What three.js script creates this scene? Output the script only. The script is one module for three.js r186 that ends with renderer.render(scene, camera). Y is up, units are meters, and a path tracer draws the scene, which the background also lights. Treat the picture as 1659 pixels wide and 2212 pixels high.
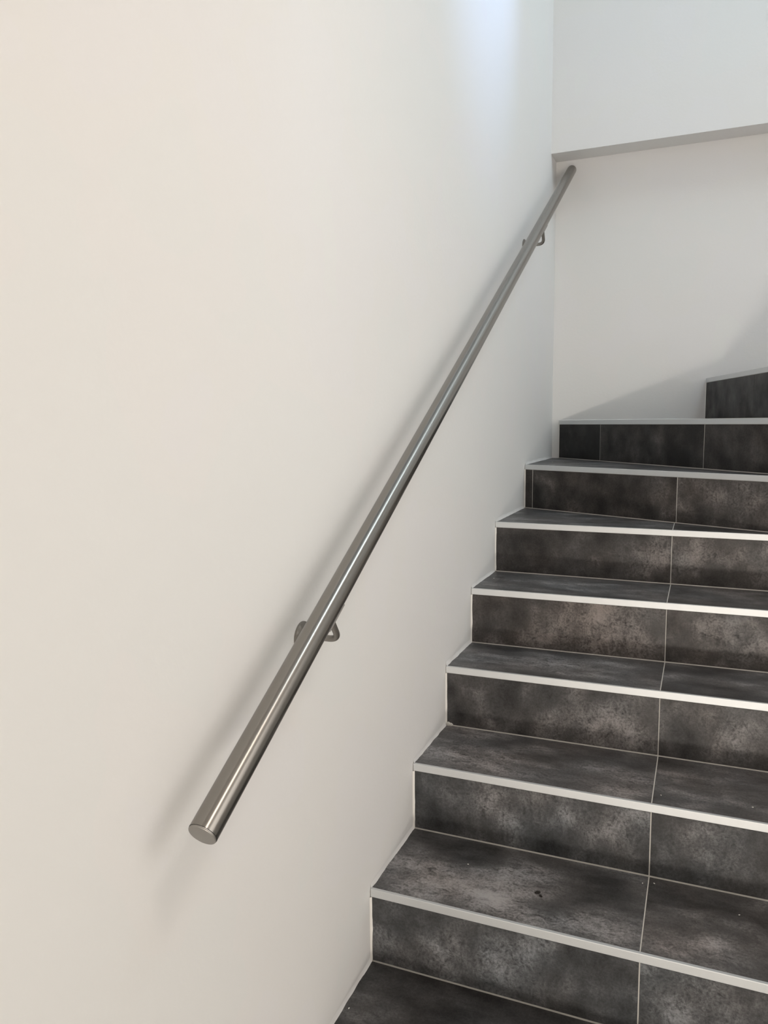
import * as THREE from 'three';
import { RoundedBoxGeometry } from 'three/addons/geometries/RoundedBoxGeometry.js';
import { mergeGeometries, toCreasedNormals } from 'three/addons/utils/BufferGeometryUtils.js';
import { RectAreaLightUniformsLib } from 'three/addons/lights/RectAreaLightUniformsLib.js';

// ------------------------------------------------------------------ camera, sky, lights, exposure
RectAreaLightUniformsLib.init();
const scene = new THREE.Scene();
const camera = new THREE.PerspectiveCamera(67.527, 1659 / 2212, 0.05, 60);
camera.position.set(0.67846, 1.25695, 2.10128);
camera.rotation.order = 'YXZ';
camera.rotation.set(-0.11622, 0.39411, -0.00979);
scene.add(camera);

const renderer = new THREE.WebGLRenderer({ antialias: true });
renderer.toneMapping = THREE.LinearToneMapping;
renderer.toneMappingExposure = 1.0;
renderer.shadowMap.enabled = true;
scene.background = new THREE.Color(0.62, 0.74, 0.95);                // overcast-blue sky, seen only through the openings

// daylight through the skylight over the stair well, through the gallery window, the glazed entrance door; the hall's ceiling lamps
const LIGHT = {
  skylight: { color: [0.77, 0.92, 1.0], power: 27, at: [2.12, 5.17, -0.35], to: [2.12, 0, -0.35], w: 0.30, h: 1.9, turn: -0.32 },  // long roof light over the stair well
  window:   { color: [1.0, 0.96, 0.91], power: 1.6, at: [2.63, 1.88, 1.10], to: [0, 1.88, 1.10], w: 1.4, h: 1.6 },         // hall window
  door:     { color: [1.0, 0.93, 0.84], power: 108, at: [1.25, -0.36, 4.78], to: [0.6, 0.5, 0], w: 0.70, h: 0.22 },       // low pane of the entrance door
  lamp:     { color: [1.0, 0.86, 0.74], power: 14, at: [1.27, 2.655, 1.40], to: [1.27, 0, 1.40], w: 0.42, h: 0.42 },       // hall ceiling lamp
};
for (const k of Object.keys(LIGHT)) {
  const q = LIGHT[k], l = new THREE.RectAreaLight(new THREE.Color().setRGB(...q.color), q.power, q.w, q.h);
  l.name = k + '_light'; l.position.set(...q.at);
  if (q.turn !== undefined) { l.rotation.order = 'YXZ'; l.rotation.set(-Math.PI / 2, q.turn, 0); } else l.lookAt(...q.to);
  l.castShadow = true; scene.add(l);
}
// cool white spot on the gallery, washing the left wall above the stairs
const SPOT = { color: [0.38, 0.56, 1.0], power: 17.0, at: new THREE.Vector3(1.2, 4.6, -0.40), to: new THREE.Vector3(0, 3.05, -0.40) };
{ const l = new THREE.SpotLight(new THREE.Color().setRGB(...SPOT.color), SPOT.power, 0, 0.26, 1, 2); l.name = 'spot_light'; l.position.copy(SPOT.at); l.target.position.copy(SPOT.to); l.castShadow = true; scene.add(l, l.target); }

// ------------------------------------------------------------------ helpers
const counts = {};
function numbered(n) { const c = counts[n] = (counts[n] ?? -1) + 1; return c ? `${n}_${String(c).padStart(3, '0')}` : n; }
function rng(seed) { let s = seed >>> 0; return () => { s = (s + 0x6d2b79f5) | 0; let t = Math.imul(s ^ (s >>> 15), 1 | s); t = (t + Math.imul(t ^ (t >>> 7), 61 | t)) ^ t; return ((t ^ (t >>> 14)) >>> 0) / 4294967296; }; }
function mesh(name, geo, mat, parent = scene) {
  const m = new THREE.Mesh(geo, mat); m.name = numbered(name); m.castShadow = m.receiveShadow = true; parent.add(m); return m;
}
function struct(name, geo, mat, parent = scene) { const m = mesh(name, geo, mat, parent); if (parent === scene) m.userData.kind = 'structure'; return m; }
function tag(o, label, category, group) { o.userData.label = label; if (category) o.userData.category = category; if (group) o.userData.group = group; return o; }
function box(x0, x1, y0, y1, z0, z1) { const g = new THREE.BoxGeometry(x1 - x0, y1 - y0, z1 - z0); g.translate((x0 + x1) / 2, (y0 + y1) / 2, (z0 + z1) / 2); return worldUV(g); }
function worldUV(g) {                                                   // uv in metres, by the face's main axis
  const p = g.attributes.position, n = g.attributes.normal, uv = new Float32Array(p.count * 2);
  for (let i = 0; i < p.count; i++) {
    const ax = Math.abs(n.getX(i)), ay = Math.abs(n.getY(i)), az = Math.abs(n.getZ(i)), x = p.getX(i), y = p.getY(i), z = p.getZ(i);
    if (ax >= ay && ax >= az) { uv[2 * i] = z; uv[2 * i + 1] = y; } else if (ay >= az) { uv[2 * i] = x; uv[2 * i + 1] = z; } else { uv[2 * i] = x; uv[2 * i + 1] = y; }
  }
  g.setAttribute('uv', new THREE.BufferAttribute(uv, 2)); return g;
}

// gradient noise
const PERM = new Uint8Array(512), GX = new Float32Array(256), GY = new Float32Array(256);
{ const r = rng(77), a = [...Array(256).keys()]; for (let i = 255; i > 0; i--) { const j = Math.floor(r() * (i + 1)); [a[i], a[j]] = [a[j], a[i]]; }
  for (let i = 0; i < 512; i++) PERM[i] = a[i & 255]; for (let i = 0; i < 256; i++) { const t = r() * 6.2831853; GX[i] = Math.cos(t); GY[i] = Math.sin(t); } }
function noise(x, y) {
  const xi = Math.floor(x), yi = Math.floor(y), fx = x - xi, fy = y - yi, X = xi & 255, Y = yi & 255;
  const u = fx * fx * fx * (fx * (fx * 6 - 15) + 10), v = fy * fy * fy * (fy * (fy * 6 - 15) + 10);
  const a = PERM[PERM[X] + Y], b = PERM[PERM[X + 1] + Y], c = PERM[PERM[X] + ((Y + 1) & 255)], d = PERM[PERM[X + 1] + ((Y + 1) & 255)];
  const n0 = GX[a] * fx + GY[a] * fy, n1 = GX[b] * (fx - 1) + GY[b] * fy, n2 = GX[c] * fx + GY[c] * (fy - 1), n3 = GX[d] * (fx - 1) + GY[d] * (fy - 1);
  return 1.5 * (n0 + u * (n1 - n0) + v * (n2 - n0 + u * (n0 - n1 - n2 + n3)));
}
function fbm(x, y, o) { let s = 0, a = 0.5; for (let i = 0; i < o; i++) { s += a * noise(x, y); x = x * 2.03 + 17.1; y = y * 2.03 + 9.7; a *= 0.5; } return s; }
const sstep = (a, b, x) => { const t = Math.min(1, Math.max(0, (x - a) / (b - a))); return t * t * (3 - 2 * t); };
const enc = (v) => 255 * (v <= 0.0031308 ? 12.92 * v : 1.055 * Math.pow(v, 1 / 2.4) - 0.055);
function dataTex(w, h, fill, srgb) {
  const d = new Uint8Array(w * h * 4); fill(d, w, h);
  const t = new THREE.DataTexture(d, w, h, THREE.RGBAFormat); t.magFilter = THREE.LinearFilter; t.minFilter = THREE.LinearMipmapLinearFilter; t.generateMipmaps = true;
  t.wrapS = t.wrapT = THREE.RepeatWrapping; if (srgb) t.colorSpace = THREE.SRGBColorSpace; t.needsUpdate = true; return t;
}
function periodic(n, cells, seed, oct) {                                // seamless grey noise, values about 0..1
  const a = new Float32Array(n * n);
  for (let y = 0; y < n; y++) for (let x = 0; x < n; x++) {
    let s = 0, amp = 0.5, c = cells;
    for (let o = 0; o < oct; o++) {
      const u = x / n * c, v = y / n * c, fx = x / n, w = (X, Y) => noise(X + seed * 13.7, Y + seed * 7.3);
      const fy = y / n, v00 = w(u, v), v10 = w(u - c, v), v01 = w(u, v - c), v11 = w(u - c, v - c);
      s += amp * ((v00 * (1 - fx) + v10 * fx) * (1 - fy) + (v01 * (1 - fx) + v11 * fx) * fy); amp *= 0.55; c *= 2;
    }
    a[y * n + x] = 0.5 + s;
  }
  return a;
}
function greyTex(arr, n, lo, hi) { return dataTex(n, n, (d) => { for (let i = 0; i < n * n; i++) { d[4 * i] = d[4 * i + 1] = d[4 * i + 2] = 255 * Math.min(1, Math.max(0, lo + (hi - lo) * arr[i])); d[4 * i + 3] = 255; } }); }

// ------------------------------------------------------------------ materials
const plasterBump = greyTex(periodic(512, 40, 3, 3), 512, 0, 1); plasterBump.repeat.set(2.2, 2.2);
const wallTone = dataTex(512, 512, (d) => { const a = periodic(512, 3, 9, 4); for (let i = 0; i < 512 * 512; i++) { const k = 1 + 0.02 * (a[i] - 0.5); d[4 * i] = enc(0.80 * k); d[4 * i + 1] = enc(0.788 * k); d[4 * i + 2] = enc(0.775 * k); d[4 * i + 3] = 255; } }, true);
wallTone.repeat.set(0.5, 0.5);
const M = {};
M.wall = new THREE.MeshStandardMaterial({ map: wallTone, roughness: 0.9, bumpMap: plasterBump, bumpScale: 0.00018 });
M.plaster = new THREE.MeshStandardMaterial({ color: new THREE.Color(0.76, 0.745, 0.71), roughness: 0.9, bumpMap: plasterBump, bumpScale: 0.0006 });
M.caulk = new THREE.MeshStandardMaterial({ color: new THREE.Color(0.84, 0.82, 0.78), roughness: 0.6 });
M.grout = new THREE.MeshStandardMaterial({ color: new THREE.Color(0.58, 0.56, 0.52), roughness: 0.95, bumpMap: plasterBump, bumpScale: 0.0008 });
const brush = dataTex(256, 256, (d) => { const r = rng(5); for (let x = 0; x < 256; x++) { const k = r(); for (let y = 0; y < 256; y++) { const i = 4 * (x * 256 + y), v = 150 + 70 * k + 25 * r(); d[i] = d[i + 1] = d[i + 2] = v; d[i + 3] = 255; } } });
M.trim = new THREE.MeshStandardMaterial({ color: new THREE.Color(0.70, 0.71, 0.715), metalness: 1, roughness: 0.52 });
M.rail = new THREE.MeshPhysicalMaterial({ color: new THREE.Color(0.285, 0.268, 0.247), metalness: 1, roughness: 0.26, anisotropy: 0.7, anisotropyRotation: Math.PI / 2 });
M.steel = new THREE.MeshStandardMaterial({ color: new THREE.Color(0.285, 0.268, 0.247), metalness: 1, roughness: 0.48 });
M.cap = new THREE.MeshPhysicalMaterial({ color: new THREE.Color(0.34, 0.325, 0.305), metalness: 1, roughness: 0.34, anisotropy: 0.6 });
M.hallFloor = new THREE.MeshStandardMaterial({ color: new THREE.Color(0.62, 0.62, 0.60), roughness: 0.4 });
M.concrete = new THREE.MeshStandardMaterial({ color: new THREE.Color(0.5, 0.49, 0.47), roughness: 0.95 });
M.white = new THREE.MeshStandardMaterial({ color: new THREE.Color(0.8, 0.8, 0.79), roughness: 0.45 });
const glow = (c, k) => new THREE.MeshStandardMaterial({ color: new THREE.Color(0.8, 0.8, 0.8), roughness: 0.5, emissive: new THREE.Color().setRGB(...c), emissiveIntensity: k });

// one concrete-look porcelain tile print; every tile of the stair gets its own
const tileBump = greyTex(periodic(512, 24, 21, 5), 512, 0, 1), tileRough = greyTex(periodic(256, 6, 31, 4), 256, 0.30, 0.62);
function tilePrint(seed, w, h, base, hints, opt = {}) {
  const dens = opt.dens ?? 1100, W = Math.max(32, Math.round(w * dens)), H = Math.max(32, Math.round(h * dens)), ox = seed * 31.7, oy = seed * 17.3;
  const r = rng(seed * 977 + 5), warm0 = r() * 0.4, sx = opt.sx ?? 1, sy = opt.sy ?? 1;
  const t = dataTex(W, H, (d) => {
    for (let j = 0; j < H; j++) for (let i = 0; i < W; i++) {
      const u = (i + 0.5) / W, v = (j + 0.5) / H, x = u * w + ox, y = v * h + oy;
      const wx = 0.03 * noise(x * 9, y * 9 + 40), wy = 0.03 * noise(x * 9 + 70, y * 9);
      let m = base + 0.30 * fbm((x + wx) * 5.5 * sx, (y + wy) * 5.5 * sy, 3);
      for (const q of hints) {
        const du = (u - q[0] + 0.22 * fbm(x * 8, y * 8 + 11, 3) * 0.6) / q[2], dv = (v - q[1] + 0.5 * fbm(x * 8 + 31, y * 8, 3) * 0.6) / q[3];
        m += q[4] * Math.exp(-(du * du + dv * dv));
      }
      const mid = fbm(x * 15 * sx + 2 * wx, y * 15 * sy + 5, 5), worn = sstep(0.28, 0.75, m + 0.35 * mid);   // worn: where the print is pale and pitted
      const qx = x * 55 * sx + 0.8 * mid, qy = y * 55 * sy + 0.8 * noise(x * 30, y * 30 + 8);
      const pit = Math.abs(fbm(qx + 3, qy, 3)), vein = Math.max(0, 1 - 14 * Math.abs(noise(qx * 0.55 + 40, qy * 0.55)));
      const fine = fbm(x * 170, y * 170, 2), grain = noise(x * 380, y * 380);
      m += 0.40 * mid * (0.6 + worn) + 0.50 * (0.14 - pit) * (0.25 + 1.3 * worn) - 0.18 * vein * worn + 0.30 * fine * (0.3 + worn) + 0.10 * grain * (0.5 + worn);
      m = Math.max(0, m > 0.6 ? 0.6 + 0.5 * Math.tanh((m - 0.6) / 0.5) : m);
      const L = (0.012 + 0.225 * Math.pow(m, 1.6)) * (opt.gain ?? 1), warm = (opt.warm ?? 0.1) + warm0 + 0.8 * fbm(x * 6 + 90, y * 6, 3);
      const k = 4 * (j * W + i);
      d[k] = enc(L * (1 + 0.10 * warm)); d[k + 1] = enc(L * (0.975 - 0.01 * warm)); d[k + 2] = enc(L * (0.985 - 0.08 * warm)); d[k + 3] = 255;
    }
  }, true);
  t.repeat.set(0.6 / w, 0.6 / h);
  return new THREE.MeshPhysicalMaterial({ map: t, specularIntensity: 0.6, roughnessMap: tileRough, roughness: 1, bumpMap: tileBump, bumpScale: 0.00018 });
}

// a flat tile: polygon (x to the right, y up) pushed back by thickness, arrises eased; uv in units of 0.6 m from the polygon's corner
function slab(poly, thick, ease = 0.0008) {
  let cx = 0, cy = 0; for (const p of poly) { cx += p[0]; cy += p[1]; } cx /= poly.length; cy /= poly.length;
  const x0 = Math.min(...poly.map((p) => p[0])), y0 = Math.min(...poly.map((p) => p[1]));
  const s = new THREE.Shape(poly.map((p) => new THREE.Vector2(p[0], p[1])));
  const g = new THREE.ExtrudeGeometry(s, { depth: thick - 2 * ease, bevelEnabled: true, bevelThickness: ease, bevelSize: ease, bevelOffset: -ease, bevelSegments: 1, steps: 1 });
  g.translate(0, 0, -thick + ease);
  const p = g.attributes.position, uv = new Float32Array(p.count * 2);
  for (let i = 0; i < p.count; i++) { uv[2 * i] = (p.getX(i) - x0) / 0.6; uv[2 * i + 1] = (p.getY(i) - y0) / 0.6; }
  g.setAttribute('uv', new THREE.BufferAttribute(uv, 2)); return g;
}

// ------------------------------------------------------------------ stair layout (metres)
const HT = [0, 0.1806, 0.3611, 0.5409, 0.7203, 0.8993, 1.0785, 1.2592, 1.44, 1.62];          // tread levels
const ZR = { 0: 0.8634, 1: 0.5766, 2: 0.2877, 3: 0.0078, 4: -0.2591, 5: -0.5682, 6: -1.0541, 7: -1.7054, 8: -4.1056 };
const AN = { 0: 0, 1: -0.0025, 2: 0.0022, 3: 0, 4: 0, 5: 0.0418, 6: 0.4885, 7: 0.8634, 8: 1.2982 };
const FLOOR = -0.54, BZ = -1.6678, BA = 0.0033, SOFFIT = 2.4554, UZ = -1.54, PX = 1.03;
const riserZ = (k, x) => ZR[k] + Math.tan(AN[k]) * x, backZ = (x) => BZ + Math.tan(BA) * x;
const X0 = { 7: 0.0322, 8: 0.682 };                                    // where the two winders meet the back wall

// ------------------------------------------------------------------ room shell
const TOP = 5.25, RX = 2.65, FZ = 4.85, SLAB0 = 2.72, SLAB1 = 3.0;
struct('wall_left', box(-0.2, 0, FLOOR - 0.2, TOP + 0.2, -2.0, FZ + 0.2), M.wall);
{ const g = box(0, RX + 0.2, FLOOR - 0.2, SOFFIT, -0.2, 0); g.rotateY(-BA); g.translate(0, 0, BZ); struct('wall_back', g, M.wall);
  const u = box(0, RX + 0.2, SOFFIT, TOP + 0.2, -0.33, 0); u.rotateY(-BA); u.translate(0, 0, UZ); struct('wall_back', u, M.wall); }
function windowIn(n, lo, hi, paneLo, paneHi, ax, q, k) {                 // frame and glowing pane in an opening; ax is the axis across the pane
  const w = new THREE.Group(); w.name = n; w.userData.kind = 'structure'; scene.add(w);
  const b = (a, c) => box(a[0], c[0], a[1], c[1], a[2], c[2]), F = 0.04, bars = [], o = [0, 1, 2].filter((i) => i !== ax);
  for (const [i, h] of [[o[0], 0], [o[0], 1], [o[1], 0], [o[1], 1]]) { const a = [...lo], c = [...hi]; if (h) a[i] = c[i] - F; else c[i] = a[i] + F; if (i === o[1]) { a[o[0]] += F; c[o[0]] -= F; } bars.push(b(a, c)); }
  mesh('window_frame', mergeGeometries(bars), M.white, w);
  const a = [...lo], c = [...hi]; for (const i of o) { a[i] += F; c[i] -= F; } a[ax] = paneLo; c[ax] = paneHi;
  mesh('pane', b(a, c), glow(q.color, k), w);
}
const wallX = (openings, x0, x1, y0, y1, z0, z1) => {                    // wall across x with rectangular openings [y0, y1, z0, z1], sorted by z
  const out = []; let z = z0;
  for (const [a, b, c, d] of openings) { out.push(box(x0, x1, y0, y1, z, c)); if (a > y0) out.push(box(x0, x1, y0, a, c, d)); if (b < y1) out.push(box(x0, x1, b, y1, c, d)); z = d; }
  out.push(box(x0, x1, y0, y1, z, z1)); return mergeGeometries(out);
};
struct('wall_right', wallX([[1.04, 2.72, 0.36, 1.84]], RX, RX + 0.2, FLOOR - 0.2, TOP + 0.2, -1.9, FZ + 0.2), M.wall);
windowIn('window_1', [RX + 0.02, 1.04, 0.36], [RX + 0.08, 2.72, 1.84], RX + 0.04, RX + 0.05, 0, LIGHT.window, 0.7);
struct('floor', box(-0.2, RX + 0.2, FLOOR - 0.2, FLOOR, -2.0, FZ + 0.2), M.hallFloor);
{ // front wall with the entrance door; its low frosted pane lets the daylight in
  const dx0 = 0.75, dx1 = 1.75, dy1 = 1.55;
  struct('wall_front', mergeGeometries([box(0, dx0, FLOOR, TOP, FZ, FZ + 0.2), box(dx1, RX, FLOOR, TOP, FZ, FZ + 0.2), box(dx0, dx1, dy1, TOP, FZ, FZ + 0.2)]), M.wall);
  const d = new THREE.Group(); d.name = 'door_1'; d.userData.kind = 'structure'; scene.add(d);
  mesh('door_leaf', mergeGeometries([box(dx0, dx1, -0.24, dy1, FZ, FZ + 0.06), box(dx0, 0.88, FLOOR, -0.24, FZ, FZ + 0.06), box(1.62, dx1, FLOOR, -0.24, FZ, FZ + 0.06), box(0.88, 1.62, FLOOR, -0.48, FZ, FZ + 0.06)]), M.white, d);
  mesh('pane', box(0.88, 1.62, -0.48, -0.24, FZ + 0.01, FZ + 0.03), glow(LIGHT.door.color, 2), d);
}
{ // ceiling of the hall, open over the stair well; roof with its two skylights
  struct('ceiling', mergeGeometries([box(0, RX, SLAB0, SLAB1, 0.75, FZ), box(1.12, RX, SLAB0, SLAB1, -0.5, 0.75)]), M.wall);
  const a = LIGHT.skylight.turn, c = LIGHT.skylight.at, hw = 0.19, hl = 1.0;           // the opening follows the turned roof light
  const pt = (u, v) => new THREE.Vector2(c[0] + u * Math.cos(a) + v * Math.sin(a), -(c[2] - u * Math.sin(a) + v * Math.cos(a)));
  const roof = new THREE.Shape([new THREE.Vector2(0, 1.54), new THREE.Vector2(RX, 1.54), new THREE.Vector2(RX, -FZ), new THREE.Vector2(0, -FZ)]);
  const ring = (p, q) => [pt(-p, -q), pt(p, -q), pt(p, q), pt(-p, q)];
  roof.holes.push(new THREE.Path(ring(hw, hl)));
  const flat = (shape, y, d) => { const g = new THREE.ExtrudeGeometry(shape, { depth: d, bevelEnabled: false }); g.rotateX(-Math.PI / 2); g.translate(0, y, 0); return worldUV(g); };
  struct('ceiling', flat(roof, TOP, 0.2), M.wall);
  const w = new THREE.Group(); w.name = 'window_2'; w.userData.kind = 'structure'; scene.add(w);
  const fr = new THREE.Shape(ring(hw, hl)); fr.holes.push(new THREE.Path(ring(hw - 0.035, hl - 0.035)));
  mesh('window_frame', flat(fr, TOP + 0.02, 0.06), M.white, w);
  mesh('pane', flat(new THREE.Shape(ring(hw - 0.035, hl - 0.035)), TOP + 0.04, 0.01), glow(LIGHT.skylight.color, 2), w);
}
{ // spot lamp on a stem from the roof
  const l = new THREE.Group(); l.name = 'spot_lamp'; l.position.set(SPOT.at.x, TOP, SPOT.at.z); scene.add(l);
  tag(l, 'small white spot lamp hanging from the roof over the stair well', 'lamp');
  const d = SPOT.to.clone().sub(SPOT.at).normalize(), q = new THREE.Quaternion().setFromUnitVectors(new THREE.Vector3(0, -1, 0), d), y = SPOT.at.y - TOP;
  const g = new THREE.CylinderGeometry(0.012, 0.012, -y - 0.05, 16); g.translate(0, (y + 0.05) / 2, 0); mesh('stem', g, M.white, l);
  const b = new THREE.LatheGeometry([[0, 0.14], [0.03, 0.138], [0.042, 0.12], [0.05, 0.02], [0.047, 0.02], [0.04, 0.06], [0, 0.062]].map((p) => new THREE.Vector2(p[0], p[1])), 32); b.applyQuaternion(q); b.translate(0, y, 0); mesh('housing', b, M.white, l);
  const e = new THREE.CylinderGeometry(0.038, 0.038, 0.004, 32); e.translate(0, 0.055, 0); e.applyQuaternion(q); e.translate(0, y, 0); mesh('lens', e, glow(SPOT.color, 3), l);
}
{ // hall ceiling lamp
  const l = new THREE.Group(); l.name = 'ceiling_lamp'; l.position.set(1.27, SLAB0, 1.40); scene.add(l);
  tag(l, 'square warm white flat panel lamp under the hall ceiling', 'lamp');
  const f = new THREE.BoxGeometry(0.48, 0.05, 0.48); f.translate(0, -0.025, 0); mesh('housing', f, M.white, l);
  const p = new THREE.BoxGeometry(0.42, 0.006, 0.42); p.translate(0, -0.053, 0); mesh('diffuser', p, glow(LIGHT.lamp.color, 1.5), l);
}

// ------------------------------------------------------------------ staircase
const stair = new THREE.Group(); stair.name = 'staircase'; stair.position.set(0, 0, 0); scene.add(stair);
tag(stair, 'dark grey tiled staircase with pale metal nosings winding right against white walls', 'staircase');
const G = 0.0024, TT = 0.010, TRIM = 0.0195;

// the visible front edge of step k: origin at its left end, s along it, n towards the stair's foot
function edge(k) {
  const a = AN[k], x0 = X0[k] ?? 0, o = new THREE.Vector3(x0, 0, riserZ(k, x0)), s = new THREE.Vector3(Math.cos(a), 0, Math.sin(a)), n = new THREE.Vector3(-Math.sin(a), 0, Math.cos(a));
  const len = (PX - x0) / Math.cos(a);
  return { o, s, n, len, mat: new THREE.Matrix4().makeBasis(s, new THREE.Vector3(0, 1, 0), n).setPosition(o) };
}
// outline of the tread of step k seen from above, [x, -z]
function treadPoly(k) {
  const f = (x) => [x, -riserZ(k, x)];
  if (k <= 5) return [f(0), f(PX), [PX, -riserZ(k + 1, PX)], [0, -riserZ(k + 1, 0)]];
  if (k === 6) return [f(0), f(PX), [PX, -riserZ(7, PX)], [X0[7], -riserZ(7, X0[7])], [0, -backZ(0)]];
  if (k === 7) return [f(X0[7]), f(PX), [PX, -riserZ(8, PX)], [X0[8], -riserZ(8, X0[8])]];
  return [f(X0[8]), f(PX), [1.32, 0.44], [1.32, -backZ(1.32)]];
}
// keep the part of a polygon on the inner side of a line moved inwards by d
function clip(poly, ax, ay, bx, by, d) {
  const l = Math.hypot(bx - ax, by - ay), nx = -(by - ay) / l, ny = (bx - ax) / l, out = [], D = (p) => (p[0] - ax) * nx + (p[1] - ay) * ny - d;
  for (let i = 0; i < poly.length; i++) {
    const p = poly[i], q = poly[(i + 1) % poly.length], dp = D(p), dq = D(q);
    if (dp >= 0) out.push(p);
    if ((dp >= 0) !== (dq >= 0)) { const t = dp / (dp - dq); out.push([p[0] + t * (q[0] - p[0]), p[1] + t * (q[1] - p[1])]); }
  }
  return out;
}
const clipX = (poly, x, side) => side > 0 ? clip(poly, x, 1, x, 0, 0) : clip(poly, x, 0, x, 1, 0);

// the prints, as the photograph shows each tile: [tone, [[u, v, width, height, paler +] ...], stretch]
const RISER = {
  0: { cuts: [0.597], t: [[0.30, []], [0.30, []]] },
  1: { cuts: [0.597], t: [[0.36, [[0.55, 0.62, 0.13, 0.45, 0.26], [0.12, 0.5, 0.16, 0.5, 0.02], [0.88, 0.25, 0.12, 0.3, 0.10]]], [0.42, [[0.15, 0.5, 0.3, 0.6, 0.08]]]] },
  2: { cuts: [0.597], t: [[0.38, [[0.28, 0.7, 0.20, 0.35, 0.20], [0.55, 0.25, 0.2, 0.2, -0.16], [0.85, 0.6, 0.2, 0.4, 0.12], [0.08, 0.2, 0.1, 0.3, -0.12]]], [0.34, [[0.22, 0.55, 0.25, 0.5, 0.24], [0.85, 0.4, 0.3, 0.6, -0.10]]]] },
  3: { cuts: [0.597], t: [[0.34, [[0.86, 0.5, 0.14, 0.5, 0.34], [0.6, 0.3, 0.12, 0.3, 0.12], [0.08, 0.5, 0.1, 0.6, -0.08]]], [0.34, [[0.42, 0.6, 0.22, 0.45, 0.24], [0.08, 0.35, 0.08, 0.4, -0.12]]]] },
  4: { cuts: [0.597], t: [[0.40, [[0.42, 0.75, 0.18, 0.25, 0.22], [0.76, 0.55, 0.2, 0.45, 0.38], [0.45, 0.2, 0.25, 0.16, 0.28], [0.07, 0.5, 0.1, 0.5, -0.06], [0.28, 0.6, 0.06, 0.4, -0.16]]], [0.36, [[0.3, 0.7, 0.2, 0.35, 0.26], [0.75, 0.6, 0.25, 0.35, 0.28]]]] },
  5: { cuts: [0.597], t: [[0.27, [[0.92, 0.6, 0.08, 0.4, 0.42], [0.74, 0.6, 0.16, 0.35, 0.16]]], [0.36, [[0.2, 0.65, 0.14, 0.35, 0.30], [0.65, 0.65, 0.3, 0.3, 0.20]]]] },
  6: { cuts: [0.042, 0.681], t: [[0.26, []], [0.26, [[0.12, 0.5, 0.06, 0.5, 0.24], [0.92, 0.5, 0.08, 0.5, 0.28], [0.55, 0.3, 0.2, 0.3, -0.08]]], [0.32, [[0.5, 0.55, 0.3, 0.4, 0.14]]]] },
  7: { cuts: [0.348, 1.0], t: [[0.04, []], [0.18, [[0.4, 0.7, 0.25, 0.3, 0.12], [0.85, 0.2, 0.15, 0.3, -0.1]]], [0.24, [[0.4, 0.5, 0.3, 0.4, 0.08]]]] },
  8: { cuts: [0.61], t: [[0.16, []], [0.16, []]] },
};
const TREAD = {
  0: { cuts: [0.597], t: [[0.30, [[0.30, 0.12, 0.3, 0.22, 0.16], [0.5, 0.7, 0.4, 0.3, -0.08]]], [0.28, []]] },
  1: { cuts: [0.597], t: [[0.42, [[0.20, 0.26, 0.24, 0.20, 0.34], [0.50, 0.45, 0.09, 0.50, 0.36], [0.70, 0.16, 0.34, 0.17, 0.36], [0.42, 0.3, 0.1, 0.2, 0.15], [0.17, 0.85, 0.22, 0.25, -0.14], [0.80, 0.66, 0.17, 0.28, -0.20]], 0.5], [0.34, [[0.30, 0.15, 0.4, 0.25, 0.18], [0.8, 0.8, 0.4, 0.3, -0.08]], 0.6]] },
  2: { cuts: [0.597], t: [[0.44, [[0.9, 0.4, 0.12, 0.3, 0.18], [0.15, 0.4, 0.2, 0.25, 0.14], [0.5, 0.85, 0.5, 0.2, -0.10]], 0.5], [0.34, [[0.2, 0.3, 0.2, 0.3, 0.10]], 0.5]] },
  3: { cuts: [0.597], t: [[0.44, [[0.45, 0.45, 0.25, 0.25, 0.16], [0.4, 0.9, 0.5, 0.15, -0.12]], 0.4], [0.32, [], 0.5]] },
  4: { cuts: [0.597], t: [[0.38, [[0.4, 0.5, 0.3, 0.3, 0.08]], 0.4], [0.32, [], 0.5]] },
  5: { cuts: [0.597], t: [[0.36, [], 0.5], [0.30, [], 0.5]] },
  6: { cuts: [], t: [[0.34, [[0.15, 0.5, 0.3, 0.4, 0.06]], 0.5]] },
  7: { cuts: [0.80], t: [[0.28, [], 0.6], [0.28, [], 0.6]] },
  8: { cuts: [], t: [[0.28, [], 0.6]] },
};
// wobbly bead of filler along a straight line: from a to b, with two wall directions
function bead(a, b, d1, d2, w1, w2, seed, wob = 0.35) {
  const n = Math.max(6, Math.round(a.distanceTo(b) / 0.008)), pos = [], idx = [], v = new THREE.Vector3();
  for (let i = 0; i <= n; i++) {
    const t = i / n, k1 = 1 + wob * 2 * fbm(t * n * 0.16 + seed * 9.1, seed * 3.3, 3), k2 = 1 + wob * fbm(t * n * 0.16 + seed * 5.7, seed * 8.9 + 20, 3);
    const put = (p, q) => { v.copy(a).lerp(b, t).addScaledVector(d1, p).addScaledVector(d2, q); pos.push(v.x, v.y, v.z); };
    put(w1 * k1, 0); put(w1 * k1 * 0.42, w2 * k2 * 0.36); put(0.0003, w2 * k2);
  }
  for (let i = 0; i < n; i++) for (let j = 0; j < 2; j++) { const p = i * 3 + j, q = p + 1; idx.push(p, q, p + 3, q, q + 3, p + 3); }
  const g = new THREE.BufferGeometry(); g.setAttribute('position', new THREE.Float32BufferAttribute(pos, 3)); g.setIndex(idx);
  g.computeVertexNormals();
  const m = new THREE.Vector3(), N = g.attributes.normal, out = d1.clone().add(d2);
  m.fromBufferAttribute(N, 1); if (m.dot(out) < 0) { for (let i = 0; i < idx.length; i += 3) [idx[i], idx[i + 1]] = [idx[i + 1], idx[i]]; g.setIndex(idx); g.computeVertexNormals(); }
  return worldUV(g);
}
const UP = new THREE.Vector3(0, 1, 0);
const steps = [];
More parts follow.
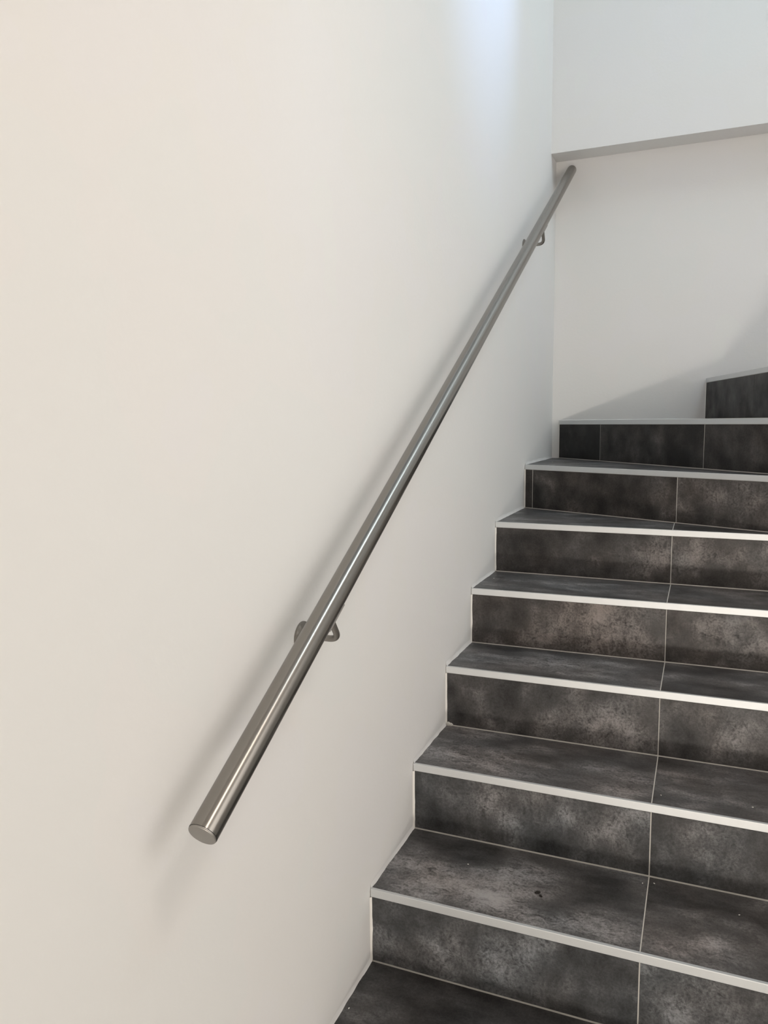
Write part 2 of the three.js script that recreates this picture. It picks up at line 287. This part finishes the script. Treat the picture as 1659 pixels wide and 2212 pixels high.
for (let k = 0; k <= 8; k++) {
  const y1 = HT[k], y0 = k ? HT[k - 1] : -0.18, e = edge(k), tp = treadPoly(k), N = tp.length;
  // body: mortar bed and joints, 2.5 mm under the tile faces
  let inset = clip(tp, tp[0][0], tp[0][1], tp[1][0], tp[1][1], 0.0009); inset = clip(inset, 0.001, 3, 0.001, -3, 0);
  if (k >= 6) inset = clip(inset, PX, -backZ(PX) - 0.001, 0, -backZ(0) - 0.001, 0);
  const bodyShape = new THREE.Shape(inset.map((p) => new THREE.Vector2(p[0], p[1])));
  const bottom = FLOOR;
  const bg = new THREE.ExtrudeGeometry(bodyShape, { depth: y1 - 0.0012 - bottom, bevelEnabled: false });
  bg.translate(0, 0, bottom); bg.rotateX(-Math.PI / 2); bg.computeVertexNormals();
  const step = mesh('step', worldUV(bg), M.grout, stair); steps[k] = step;
  // riser tiles
  const R = RISER[k], thick = k >= 7 ? 0.004 : TT, cuts = [0.0048, ...R.cuts, e.len - 0.002], top = y1 - TRIM - 0.0005, bot = y0 + G;
  for (let i = 0; i + 1 < cuts.length; i++) {
    const s0 = cuts[i] + (i ? G / 2 : 0), s1 = cuts[i + 1] - (i + 2 < cuts.length ? G / 2 : 0), j = rng(k * 71 + i * 13 + 2), w = s1 - s0, h = top - bot;
    const g = slab([[s0, bot], [s1, bot], [s1, top], [s0, top]], thick);
    g.translate(0, 0, (j() - 0.5) * 0.0006); g.applyMatrix4(e.mat);
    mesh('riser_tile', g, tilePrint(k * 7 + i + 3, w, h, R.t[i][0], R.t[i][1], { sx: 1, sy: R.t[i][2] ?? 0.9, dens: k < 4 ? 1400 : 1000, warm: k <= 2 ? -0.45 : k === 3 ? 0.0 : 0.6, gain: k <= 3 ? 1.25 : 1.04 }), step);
  }
  // tread tiles
  const T = TREAD[k]; let poly = clip(tp, tp[0][0], tp[0][1], tp[1][0], tp[1][1], 0.0028);
  if (k < 8) { const b = tp[2], c = tp[3]; poly = clip(poly, b[0], b[1], c[0], c[1], k === 7 ? 0.001 : 0.0005); }
  poly = clip(poly, 0, 3, 0, -3, 0.002); if (k >= 6) poly = clip(poly, PX, -backZ(PX), 0, -backZ(0), 0.0015);
  const xs = [-1, ...T.cuts, 3];
  for (let i = 0; i + 1 < xs.length; i++) {
    let q = poly; if (i) q = clip(q, xs[i] + G / 2, 3, xs[i] + G / 2, -3, 0); if (i + 2 < xs.length) q = clip(q, xs[i + 1] - G / 2, -3, xs[i + 1] - G / 2, 3, 0);
    if (q.length < 3) continue;
    const w = Math.max(...q.map((p) => p[0])) - Math.min(...q.map((p) => p[0])), h = Math.max(...q.map((p) => p[1])) - Math.min(...q.map((p) => p[1]));
    const g = slab(q, TT); g.rotateX(-Math.PI / 2); g.translate(0, y1 - 0.0004, 0);
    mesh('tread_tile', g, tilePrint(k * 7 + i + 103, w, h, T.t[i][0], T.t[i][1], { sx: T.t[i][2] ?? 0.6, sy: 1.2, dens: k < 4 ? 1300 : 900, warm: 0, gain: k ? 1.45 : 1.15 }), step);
  }
  // pale metal edge profile
  { const s = new THREE.Shape(), r = 0.0012, f = 0.0012, tl = k >= 7 ? 0.0032 : 0.006, in0 = k >= 7 ? 0.0045 : 0.002;
    s.moveTo(-tl, 0); s.lineTo(f - r, 0); s.quadraticCurveTo(f, 0, f, -r); s.lineTo(f, -TRIM + 0.0006); s.quadraticCurveTo(f, -TRIM, f - 0.0006, -TRIM); s.lineTo(-0.002, -TRIM); s.lineTo(-0.002, -0.0022); s.lineTo(-tl, -0.0022); s.lineTo(-tl, 0);
    const L = e.len - 0.002 - in0, g = new THREE.ExtrudeGeometry(s, { depth: L, bevelEnabled: false, curveSegments: 4 });
    g.applyMatrix4(new THREE.Matrix4().makeBasis(e.n, UP, e.s.clone().negate()).setPosition(e.o.clone().addScaledVector(e.s, L + in0).setY(y1 + 0.0004)));
    mesh('nosing', worldUV(g), M.trim, step); }
  // filler against the walls
  if (k < 7) {
    const X = new THREE.Vector3(1, 0, 0), Z = new THREE.Vector3(0, 0, 1), za = riserZ(k, 0) + 0.0008, zb = k < 6 ? riserZ(k + 1, 0) : backZ(0) + 0.002;
    mesh('caulk_bead', bead(new THREE.Vector3(0, y0 + 0.002, za), new THREE.Vector3(0, y1 - 0.020, za), X, Z, 0.0052, 0.004, k + 1, 0.3), M.caulk, step);
    mesh('plaster_fillet', bead(new THREE.Vector3(0, y1 - 0.0004, za - 0.003), new THREE.Vector3(0, y1 - 0.0004, zb), X, UP, 0.0032, 0.011, k + 31, 0.5), M.wall, step);
  }
  if (k === 6 || k === 7) {
    const xa = k === 6 ? 0 : X0[7], xb = X0[k + 1];
    mesh('plaster_fillet', bead(new THREE.Vector3(xa + 0.001, y1 - 0.0004, backZ(xa) + 0.0003), new THREE.Vector3(xb, y1 - 0.0004, backZ(xb) + 0.0003), new THREE.Vector3(0, 0, 1), UP, 0.003, 0.0032, k + 61, 0.4), M.wall, step);
  }
  if (k === 7 || k === 8) {
    const x = X0[k] + 0.002, z = backZ(x) + 0.001;
    mesh('caulk_bead', bead(new THREE.Vector3(x, y0 + 0.002, z), new THREE.Vector3(x, y1 - 0.02, z), e.s, e.n, 0.004, 0.004, k + 1, 0.3), M.caulk, step);
  }
}
// the mortar crumb left in the corner of the third tread
{ const g = new THREE.IcosahedronGeometry(0.011, 3), p = g.attributes.position;
  for (let i = 0; i < p.count; i++) { const v = new THREE.Vector3().fromBufferAttribute(p, i), k = 1 + 0.5 * noise(v.x * 160 + 4, v.y * 160 + v.z * 190); p.setXYZ(i, v.x * k * 1.0, v.y * k * 0.55, v.z * k * 0.35); }
  g.computeVertexNormals(); g.translate(0.012, HT[2] + 0.004, riserZ(3, 0) + 0.002); tag(mesh('mortar_smear', worldUV(g), M.grout, steps[2]), 'smear of grey mortar in the corner'); }
// the two steps below, up from the hall
for (let i = 1; i <= 2; i++) {
  const za = 0.866 + 0.2866 * (i - 1), zb = za + 0.2866, g = slab([[0.001, -zb], [PX, -zb], [PX, -za], [0.001, -za]], 0.54 - 0.18 * i); g.rotateX(-Math.PI / 2); g.translate(0, -0.18 * i, 0);
  mesh('step', g, M.hallFloor, stair);
}

// ------------------------------------------------------------------ handrail
const rail = new THREE.Group(); rail.name = 'handrail'; scene.add(rail);
tag(rail, 'round brushed steel handrail climbing along the white left wall on two brackets', 'handrail');
const RA = new THREE.Vector3(0.08, 0.712, 1.306), RB = new THREE.Vector3(0.08, 2.396, -1.614), RD = RB.clone().sub(RA).normalize(), RN = new THREE.Vector3(0, RD.z * -1, RD.y), RR = 0.0212;
rail.position.copy(RA);
const toLocal = (v) => v.clone().sub(RA);
function tubeAlong(len, r0, segs) { const g = new THREE.CylinderGeometry(r0, r0, len, segs, 1, true); g.translate(0, len / 2, 0); return g; }
const alignRail = new THREE.Quaternion().setFromUnitVectors(UP, RD), LEN = RA.distanceTo(RB);
{ const g = tubeAlong(LEN - 0.007, RR, 96); g.translate(0, 0.0035, 0); g.applyQuaternion(alignRail); mesh('rail_tube', g, M.rail, rail);
  const prof = [[0, -0.0002], [0.0186, 0], [0.0202, 0.0006], [0.0208, 0.0016], [0.0208, 0.0032], [0.0203, 0.0036], [0.0203, 0.0042], [0.0190, 0.0046], [0.0190, 0.012]].map((p) => new THREE.Vector2(p[0], p[1]));
  const c = new THREE.LatheGeometry(prof, 96), d = c.clone(); c.applyQuaternion(alignRail); mesh('end_cap', c, M.cap, rail);
  const dome = new THREE.LatheGeometry([[0.0190, -0.012], [0.0190, -0.0046], [0.0203, -0.0042], [0.0208, -0.0032], [0.0208, 0.001], [0.0196, 0.005], [0.016, 0.0085], [0.010, 0.0108], [0, 0.0116]].map((p) => new THREE.Vector2(p[0], p[1])), 96);
  dome.translate(0, LEN, 0); dome.applyQuaternion(alignRail); mesh('end_cap', dome, M.cap, rail); }
function bracket(t) {
  const off = RD.clone().multiplyScalar(t - 0.4477), P = (x, y, z) => toLocal(new THREE.Vector3(x, y, z).add(off));
  const b = new THREE.Group(); b.name = numbered('bracket'); rail.add(b); b.position.copy(P(0, 0.863, 0.878));
  const L = (x, y, z) => P(x, y, z).sub(b.position);
  const path = new THREE.CurvePath(); const a0 = L(0.004, 0.8655, 0.8785), a1 = L(0.058, 0.8655, 0.8795), c1 = L(0.0785, 0.8655, 0.8800), a2 = L(0.0795, 0.882, 0.8915), a3 = L(0.0800, 0.9055, 0.9090);
  path.add(new THREE.LineCurve3(a0, a1)); path.add(new THREE.QuadraticBezierCurve3(a1, c1, a2)); path.add(new THREE.LineCurve3(a2, a3));
  mesh('bracket_arm', new THREE.TubeGeometry(path, 60, 0.0060, 20, false), M.steel, b);
  const fl = new THREE.LatheGeometry([[0, 0.0092], [0.010, 0.0089], [0.018, 0.0080], [0.024, 0.0067], [0.0280, 0.0052], [0.0296, 0.0040], [0.030, 0.0028], [0.030, 0.0003], [0, 0.0003]].map((p) => new THREE.Vector2(p[0], p[1])), 64); fl.rotateZ(-Math.PI / 2); fl.translate(0, L(0, 0.861, 0.8755).y, L(0, 0.861, 0.8755).z);
  mesh('wall_flange', toCreasedNormals(fl, 0.6), M.steel, b);
  // saddle: a curved strip hugging the underside of the rail
  const s = new THREE.Shape(), n = 16, half = 0.62; for (let i = 0; i <= n; i++) { const q = -half + 2 * half * i / n; s[i ? 'lineTo' : 'moveTo'](Math.sin(q) * (RR + 0.0001), -Math.cos(q) * (RR + 0.0001)); } for (let i = n; i >= 0; i--) { const q = -half + 2 * half * i / n; s.lineTo(Math.sin(q) * (RR + 0.0034), -Math.cos(q) * (RR + 0.0034)); }
  const sg = new THREE.ExtrudeGeometry(s, { depth: 0.068, bevelEnabled: false }); sg.translate(0, 0, -0.034);
  const up = RD.clone().cross(new THREE.Vector3(1, 0, 0)).normalize(); if (up.y < 0) up.negate();
  sg.applyMatrix4(new THREE.Matrix4().makeBasis(new THREE.Vector3(1, 0, 0), up, new THREE.Vector3(1, 0, 0).cross(up)).setPosition(toLocal(RA.clone().addScaledVector(RD, t - 0.006)).sub(b.position)));
  mesh('saddle_plate', worldUV(sg), M.steel, b);
  return b;
}
bracket(0.4477); bracket(2.603);

// ------------------------------------------------------------------ crumbs and flecks lying on the treads
const dirt = new THREE.MeshStandardMaterial({ color: new THREE.Color(0.012, 0.008, 0.006), roughness: 0.7 });
const chalk = new THREE.MeshStandardMaterial({ color: new THREE.Color(0.72, 0.70, 0.66), roughness: 0.9 });
function lump(name, x, y, z, sx, sy, sz, turn, mat, seed, label, category) {
  const g = new THREE.IcosahedronGeometry(1, 3), p = g.attributes.position, v = new THREE.Vector3();
  for (let i = 0; i < p.count; i++) { v.fromBufferAttribute(p, i); const k = 1 + 0.45 * noise(v.x * 1.7 + seed * 5.1, v.y * 1.7 + v.z * 1.3 + seed); p.setXYZ(i, v.x * k * sx, Math.max(-0.8, v.y * k) * sy, v.z * k * sz); }
  g.computeVertexNormals(); g.computeBoundingBox(); g.translate(0, -g.boundingBox.min.y, 0);
  const m = mesh(name, worldUV(g), mat); m.position.set(x, y - 0.0004, z); m.rotation.y = turn; return tag(m, label, category);
}
lump('dirt_crumb', 0.3641, HT[1], 0.4494, 0.0056, 0.0022, 0.0042, 0.6, dirt, 1, 'larger dark brown crumb of dirt on the pale streak of the lowest full tread', 'crumb');
lump('dirt_crumb', 0.3735, HT[1], 0.4600, 0.0042, 0.0018, 0.0026, -0.7, dirt, 2, 'smaller black crumb of dirt just in front of the larger brown crumb', 'crumb');
[[0.1838, 1, 0.398, 'tiny white paint fleck on the left third of the tread with the brown crumb'],
 [0.5846, 1, 0.3227, 'tiny white fleck left of the grout joint on the tread with the brown crumb'],
 [0.6100, 1, 0.3135, 'tiny white fleck right of the grout joint on the tread with the brown crumb'],
 [0.7886, 1, 0.3665, 'tiny white fleck on the dark right tile of the tread with the brown crumb'],
 [0.6157, 2, 0.2343, 'tiny white fleck beside the grout joint one tread above the brown crumb'],
 [0.8154, 2, 0.2181, 'tiny white fleck near the right edge of photo one tread above the brown crumb'],
 [0.0150, 0, 0.7307, 'tiny white fleck on the bottom tread close to the left wall'],
 [0.0739, 6, -1.2774, 'tiny white fleck on the narrow winder tread in the wall corner'],
 [0.0300, 4, -0.4378, 'tiny white fleck by the left wall on the tread below the first winder'],
].forEach(([x, k, z, label], i) => lump('paint_fleck', x, HT[k], z, 0.0021, 0.0009, 0.0012, i * 1.3, chalk, i + 5, label, 'fleck'));

renderer.render(scene, camera);
